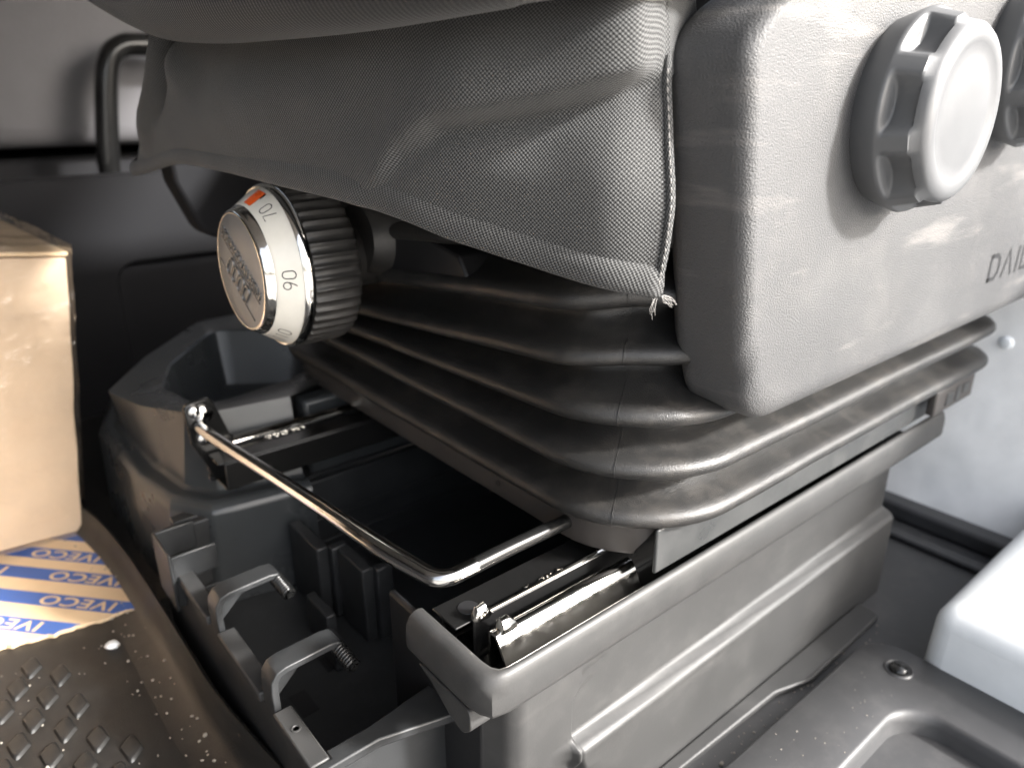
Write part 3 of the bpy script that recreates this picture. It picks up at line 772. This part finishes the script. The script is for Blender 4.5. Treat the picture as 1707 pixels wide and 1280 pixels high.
# upright ribs inside the tray, dark slabs painted as shaded holes in its floor
for x0, x1, y0, y1, zt in ((.212, .222, .505, .560, -.352), (.222, .236, .498, .506, -.352), (.226, .236, .455, .497, -.352), (.236, .250, .449, .457, -.352), (.196, .204, .462, .500, -.385), (.190, .20, .44, .462, -.396)):
    bm = bmesh.new(); box(bm, x0, x1, y0, y1, -.4204, zt)
    obj('tray_rib', bm, 'tray', tr, bevel=.0012)
for x0, x1, y0, y1 in ((.142, .172, .352, .366), (.150, .163, .415, .440), (.185, .195, .445, .462)):
    bm = bmesh.new(); box(bm, x0, x1, y0, y1, -.4206, -.4201); obj('tray_hole_shade', bm, 'void', tr)  # thin dark slab, shade of the hole put into its colour
bm = bmesh.new(); box(bm, .12, .46, .5795, .5828, -.375, -.372); box(bm, .12, .46, .5785, .5828, -.40, -.396); obj('wall_rib', bm, 'tray', tr, bevel=.001)
for x, y in ((.1165, .336), (.1165, .476)):
    bm = bmesh.new()
    loft(bm, [[(x + q * math.cos(a), y + q * math.sin(a), z) for a in (2 * math.pi * i / 16 for i in range(16))] for z, q in ((-.3455, .0032), (-.3447, .0030), (-.3446, .0022), (-.3452, .0016))], True, False, True)
    obj('rim_stud', bm, 'ledge', tr)
# curved front lip of the mat, rising against the pedestal
lp = spline([(.085, .80, 0), (.0945, .74, 0), (.100, .66, 0), (.1015, .56, 0), (.1015, .46, 0), (.106, .40, 0), (.1135, .34, 0), (.125, .27, 0), (.14, .20, 0)], 60)
bm = bmesh.new()
loft(bm, [[(p.x - .030, p.y, -.4199), (p.x - .012, p.y, -.4175), (p.x - .0035, p.y, -.408), (p.x - .0012, p.y, -.3955), (p.x + .0006, p.y, -.3915), (p.x + .0030, p.y, -.3925), (p.x + .0042, p.y, -.400), (p.x + .0045, p.y, -.43)] for p in lp], False)
obj('floor_lip', bm, 'mat', floor, ang=70)

# raised diamonds of the rubber mat: pieces of the floor
va, vb = Vector((.0157, -.0236)), Vector((-.0120, -.0190))
o0 = Vector((.0090, .5970))
dm = None; cnt = 0
ax1 = Vector((.0038, .0138)); ax2 = Vector((.0062, -.0040))
for i in range(-8, 14):
    for j in range(-6, 16):
        c = o0 + va * i + vb * j
        if not (-.25 < c.x < .052 - .55 * max(0, c.y - .56) and .34 < c.y < .612): continue
        if c.x - .0 > .040 and c.y > .5: continue
        if dm is None:
            bm = bmesh.new(); L_ = []
            for sc, z in ((1.14, -.0004), (1.04, .0010), (.92, .0021), (.75, .0024)):
                q = fillet([tuple(ax1 * sc), tuple(ax2 * sc), tuple(-ax1 * sc), tuple(-ax2 * sc)], [.003, .0018, .003, .0018], 4)
                L_.append([(x, y, z) for x, y in q])
            loft(bm, L_, True, False, True)
            d_ = obj('mat_diamond', bm, 'mat', floor, ang=30); dm = d_.data
        else:
            d_ = bpy.data.objects.new('mat_diamond', dm); C.objects.link(d_); d_.parent = floor
        d_.location = (c.x, c.y, FL); cnt += 1

# ------------------------------------------------------------------ moulded console beside the pedestal
con = thing('storage_console', 'dark grey moulded console with a scooped cup hollow beside the far slide rail', 'console')
def crow(pts, m=4):
    out = []
    for a, b in zip(pts, pts[1:]): out += [tuple(Vector(a).lerp(Vector(b), k / m)) for k in range(m)]
    return out + [tuple(pts[-1])]
rows_ = [
    crow([(.200, .93, FL), (.150, .885, FL), (.120, .82, FL), (.119, .68, FL), (.125, .62, FL), (.150, .578, FL), (.24, .560, FL)]),
    crow([(.210, .93, -.318), (.150, .885, -.325), (.122, .815, -.330), (.124, .68, -.333), (.132, .615, -.331), (.156, .580, -.331), (.24, .565, -.331)]),
    crow([(.212, .926, -.311), (.154, .880, -.318), (.127, .812, -.322), (.128, .685, -.326), (.137, .620, -.324), (.160, .588, -.324), (.24, .572, -.324)]),
    crow([(.220, .92, -.311), (.165, .873, -.318), (.138, .805, -.323), (.142, .69, -.327), (.150, .628, -.325), (.170, .598, -.325), (.24, .582, -.325)]),
    crow([(.228, .91, -.292), (.172, .862, -.300), (.140, .795, -.312), (.143, .70, -.320), (.151, .630, -.322), (.171, .600, -.322), (.24, .584, -.322)]),
    crow([(.262, .895, -.2555), (.175, .800, -.2555), (.122, .722, -.2555), (.136, .668, -.2555), (.160, .628, -.2555), (.180, .615, -.2555), (.245, .605, -.2555)]),
]
bm = bmesh.new(); loft(bm, rows_, False); obj('console_shell', bm, 'console', con, ang=16, bevel=.0035, seg=3)
bm = bmesh.new()
out = [Vector(p) for p in ((.262, .895), (.175, .800), (.122, .722), (.136, .668), (.160, .628), (.180, .615), (.245, .605), (.34, .640), (.42, .72), (.42, .90))]
inn = [Vector(p) for p in fillet([(.165, .704), (.174, .652), (.196, .637), (.262, .648), (.330, .680), (.345, .79), (.262, .850), (.190, .762)], .012, 4)]
cc = Vector((.250, .735))
def raycast(poly, d):
    best = None
    for i in range(len(poly)):
        p, q = poly[i], poly[(i + 1) % len(poly)]; e = q - p; den = d.x * e.y - d.y * e.x
        if abs(den) < 1e-9: continue
        w0 = p - cc; t = (w0.x * e.y - w0.y * e.x) / den; u = (w0.x * d.y - w0.y * d.x) / den
        if t > 0 and -1e-6 <= u <= 1 + 1e-6: best = t if best is None else min(best, t)
    return best
dirs = [Vector((math.cos(2 * math.pi * i / 96), math.sin(2 * math.pi * i / 96))) for i in range(96)]
ro = [raycast(out, d) for d in dirs]; ri = [raycast(inn, d) for d in dirs]
loops = []
for f_, q, z in ((1, 1, -.2556), (.0, 1.03, -.2556), (0, 1.0, -.2570), (0, .985, -.262), (0, .93, -.285), (0, .82, -.315), (0, .70, -.322)):
    loops.append([(cc.x + d.x * (a_ if f_ else min(b_ * q, a_ * .995)), cc.y + d.y * (a_ if f_ else min(b_ * q, a_ * .995)), z) for d, a_, b_ in zip(dirs, ro, ri)])
loft(bm, loops, True, False, True); obj('cup_hollow', bm, 'console', con, ang=35)
bm = bmesh.new(); box(bm, .255, .45, .60, .622, -.345, -.262); obj('console_edge', bm, 'console', con, bevel=.004)

# ------------------------------------------------------------------ passenger seat far behind
ps = thing('passenger_seat', 'grey cloth passenger seat base across the cab behind the driver seat', 'seat')
bm = bmesh.new(); box(bm, -.10, .75, 1.36, 1.9, -.083, .36); obj('cushion', bm, 'seatcloth', ps, bevel=.03, seg=4)
bm = bmesh.new(); box(bm, .0, .75, 1.42, 1.9, FL, -.100); obj('seat_base', bm, 'dark', ps, bevel=.01)
bm = bmesh.new()
for x in (.075, .105): box(bm, x, x + .012, 1.395, 1.42, FL, -.100)
obj('base_rib', bm, 'plate', ps, bevel=.003)
hd = thing('grab_handle', 'bent glossy black grab handle in front of the passenger seat', 'handle')
bm = bmesh.new(); tube(bm, spline([(.286, 1.30, -.105), (.292, 1.30, -.06), (.304, 1.30, .01), (.316, 1.30, .045), (.335, 1.30, .060), (.36, 1.30, .063), (.43, 1.30, .064)], 40), .0165, 14)
obj('bar', bm, 'black', hd)
bm = bmesh.new(); tube(bm, [(.286, 1.30, -.125), (.286, 1.30, -.10)], .016, 14); obj('foot', bm, 'black', hd, bevel=.002)

# ------------------------------------------------------------------ cardboard
cbx = thing('cardboard_box', 'brown cardboard box wrapped in clear film standing on printed cardboard', 'box')
BA = R(7); bo = Vector((.0835, .781, FL + .004))
tilt = Matrix.Translation(bo) @ Matrix.Rotation(R(-8), 4, Vector((-.1, -.99, 0))) @ Matrix.Rotation(BA, 4, 'Z')
bm = bmesh.new(); vs = box(bm, -.30, 0, 0, .26, 0, .277)
bmesh.ops.subdivide_edges(bm, edges=bm.edges[:], cuts=18, use_grid_fill=True)
for v in bm.verts:
    p = v.co.copy(); v.co += Vector((0, -1, 0)) * .0022 * noise.noise(p * 14) * (1 if p.y < .01 else .3) + Vector((.0016 * noise.noise(p * 20 + Vector((3, 1, 1))), 0, 0))
bmesh.ops.transform(bm, matrix=tilt, verts=bm.verts); obj('box_body', bm, 'kraft', cbx, bevel=.0015)
bm = bmesh.new(); box(bm, -.300, .001, -.001, .128, .2785, .2825); box(bm, -.300, .001, .131, .262, .2785, .2825)
bmesh.ops.transform(bm, matrix=tilt, verts=bm.verts); obj('flap', bm, 'kraftpale', cbx, bevel=.001)
bm = bmesh.new(); box(bm, -.306, .0022, -.0045, .266, -.0005, .2875)
bmesh.ops.subdivide_edges(bm, edges=bm.edges[:], cuts=40, use_grid_fill=True)
for v in bm.verts:
    p = v.co.copy(); a = .0035 * noise.noise((p.x * 16 + p.z * 22, p.z * 7, p.y * 9)) + .0018 * noise.noise((p.x * 45, p.z * 60, 4))
    a += .004 * max(0, noise.noise((p.x * 9 - p.z * 30, p.y * 4, 2.)))
    if p.y < .0: v.co.y -= abs(a)
    if p.x > 0: v.co.x += abs(a) * .15
    if p.z > .285: v.co.z += abs(a) * 1.4
bmesh.ops.transform(bm, matrix=tilt, verts=bm.verts); obj('plastic_film', bm, 'film', cbx, ang=60)

sh = thing('cardboard_sheet', 'flat cardboard with blue printed stripes and a torn edge under the box', 'cardboard')
edge = [(.0935, .800), (.0960, .700), (.1035, .6135)]
torn = []
for i in range(40):
    t = i / 39; p = Vector((.1035, .6135)).lerp(Vector((-.055, .648)), t)
    torn.append((p.x + random.uniform(-.0008, .0008), p.y + .010 * math.sin(t * 9) * (1 - t) * .25 - .012 * t * (1 - t) + random.uniform(-.0022, .0022)))
poly2 = [(-.22, .86), (.06, .88)] + edge + torn[1:] + [(-.22, .69)]
bm = bmesh.new(); prism(bm, poly2, 2, FL + .0006, FL + .0036); obj('sheet', bm, 'kraftpale', sh, smooth=False)
# printed stripes run roughly along +x; baseline points on the sheet
ZP = FL + .0038
def clip_right(p0, d, w, xmax_fn): pass
SD = Vector((.66, -.75)).normalized(); SN = Vector((-SD.y, SD.x))
def inside(p):
    # point in polygon
    c = False; n = len(poly2)
    for i in range(n):
        a, b = poly2[i], poly2[i - 1]
        if (a[1] > p[1]) != (b[1] > p[1]) and p[0] < (b[0] - a[0]) * (p[1] - a[1]) / (b[1] - a[1]) + a[0]: c = not c
    return c
for s_i, off in enumerate((0, -.033, -.066, -.099, .030, .062, -.132)):
    o_ = Vector((.010, .757)) + SN * off; wd = .0165
    bm = bmesh.new(); segs = []
    prev = None
    for k in range(-320, 240):
        a = o_ + SD * (k * .001) - SN * wd / 2; b = o_ + SD * (k * .001) + SN * wd / 2
        # trim each slice to the sheet
        lo, hi = None, None
        for q in range(13):
            p = a.lerp(b, q / 12)
            if inside((p.x, p.y)):
                lo = q / 12 if lo is None else lo; hi = q / 12
        if lo is None or hi - lo < .05: prev = None; continue
        va_, vb_ = a.lerp(b, lo), a.lerp(b, hi)
        cur = (bm.verts.new((va_.x, va_.y, ZP)), bm.verts.new((vb_.x, vb_.y, ZP)))
        if prev: bm.faces.new((prev[0], cur[0], cur[1], prev[1]))
        prev = cur
    obj('printed_stripe', bm, 'blue', sh, smooth=False)
    for w_i in range(-3, 4):
        me = text_mesh('IVECO', .0165, 0, .0003, spacing=1.08)
        c0 = o_ + SD * ((.088, .105, .06, .03, .045, .08, .05)[s_i] + w_i * .118)
        ok = True
        for v in me.vertices:
            x, y = -v.co.x * 1.45, -v.co.y                       # read from the far side of the sheet
            p = c0 + SD * x + SN * y; v.co = (p.x, p.y, ZP + .0004)
            if not inside((p.x, p.y)): ok = False
        if ok: link('printed_word', me, 'kraftpale', sh, smooth=False)

# ------------------------------------------------------------------ near right: step tray and white cover
st = thing('step_tray', 'dark grey plastic step tray with a deep recess and a screw, lower right', 'step tray')
bm = bmesh.new()
NC = 10
o1 = rrect(.05, .557, -.25, .1965, [.030, .03, .03, .03], NC)
i0 = rrect(.12, .505, -.20, .1480, [.030, .03, .03, .03], NC)
def ins(lp, d, cx=.30, cy=-.02):
    return [(x + (cx - x) * d, y + (cy - y) * d) for x, y in lp]
L_ = [[(x, y, -.4365) for x, y in o1], [(x, y, -.4245) for x, y in o1], [(x, y, -.4218) for x, y in ins(o1, .004)], [(x, y, -.4205) for x, y in ins(o1, .010)],
      [(x, y, -.4205) for x, y in i0], [(x, y, -.4212) for x, y in ins(i0, .010)], [(x, y, -.4235) for x, y in ins(i0, .020)], [(x, y, -.428) for x, y in ins(i0, .028)], [(x, y, -.492) for x, y in ins(i0, .060)], [(x, y, -.500) for x, y in ins(i0, .085)]]
loft(bm, L_, True, True, True); obj('tray_body', bm, 'step', st, ang=60)
bm = bmesh.new()
def disc(bm, x, y, rows, n=24): loft(bm, [[(x + q * math.cos(a), y + q * math.sin(a), z) for a in (2 * math.pi * i / n for i in range(n))] for z, q in rows], True, False, True)
disc(bm, .528, .163, [(-.4203, .0108), (-.4192, .0096), (-.4201, .0084), (-.4202, .0082)]); obj('screw_seat', bm, 'step', st)
bm = bmesh.new(); disc(bm, .528, .163, [(-.4201, .0072), (-.4182, .0069), (-.4166, .0054), (-.4160, .0022)]); obj('screw', bm, 'black', st)
bm = bmesh.new(); box(bm, .551, 1.0, -.40, .1585, -.447, -.372)
wh = obj('white_cover', bm, 'white', None, bevel=.016, seg=6)
for v in wh.data.vertices:
    if v.co.z > -.40: v.co.x += .008 * (v.co.x < .6)
tag(wh, 'smooth milky white plastic cover with rounded corners at the right edge', 'cover')

# ------------------------------------------------------------------ grit on mat and sill
def grit(name, n, fn, parent=None, r=(.0004, .0011), mat='crumb'):
    bm = bmesh.new()
    for _ in range(n):
        p = fn()
        if p is None: continue
        q = random.uniform(*r) * (2.0 if random.random() < .05 else 1)
        bmesh.ops.create_icosphere(bm, subdivisions=1, radius=q, matrix=Matrix.Translation((p[0], p[1], p[2] + q * .5)) @ Matrix.Rotation(random.random() * 6, 4, 'Z') @ Matrix.Diagonal((random.uniform(.7, 1.5), random.uniform(.6, 1.2), random.uniform(.5, .9), 1)))
    return kind(obj(name, bm, mat, parent, ang=20), 'stuff')
def f_mat():
    return (random.uniform(-.06, .095), random.uniform(.36, .61), FL)
def f_lip():
    t = random.random(); y = .40 + .38 * t; return (.085 + random.uniform(-.020, .008), y, FL + .004)
def f_sill():
    x = random.uniform(.30, .60); return (x, random.uniform(.199, .215), -.437)
def f_step(): return (random.uniform(.35, .55), random.uniform(.15, .19), -.4205)
grit('floor_grit', 110, f_mat, None, (.0003, .0010)); grit('lip_grit', 70, f_lip, None, (.0004, .0012)); grit('sill_grit', 90, f_sill, None, (.0003, .0010)); grit('step_grit', 40, f_step, None, (.0002, .0006))
bm = bmesh.new(); bmesh.ops.create_icosphere(bm, subdivisions=2, radius=.0045)
for v in bm.verts: v.co = Vector((v.co.x * 1.25, v.co.y, v.co.z * .6)) * (1 + .35 * noise.noise(v.co * 260)) + Vector((.064, .5815, FL + .0025))
tag(obj('foam_crumb', bm, 'white', None, ang=30), 'small white crumb lying alone on the black mat by the torn cardboard', 'crumb')
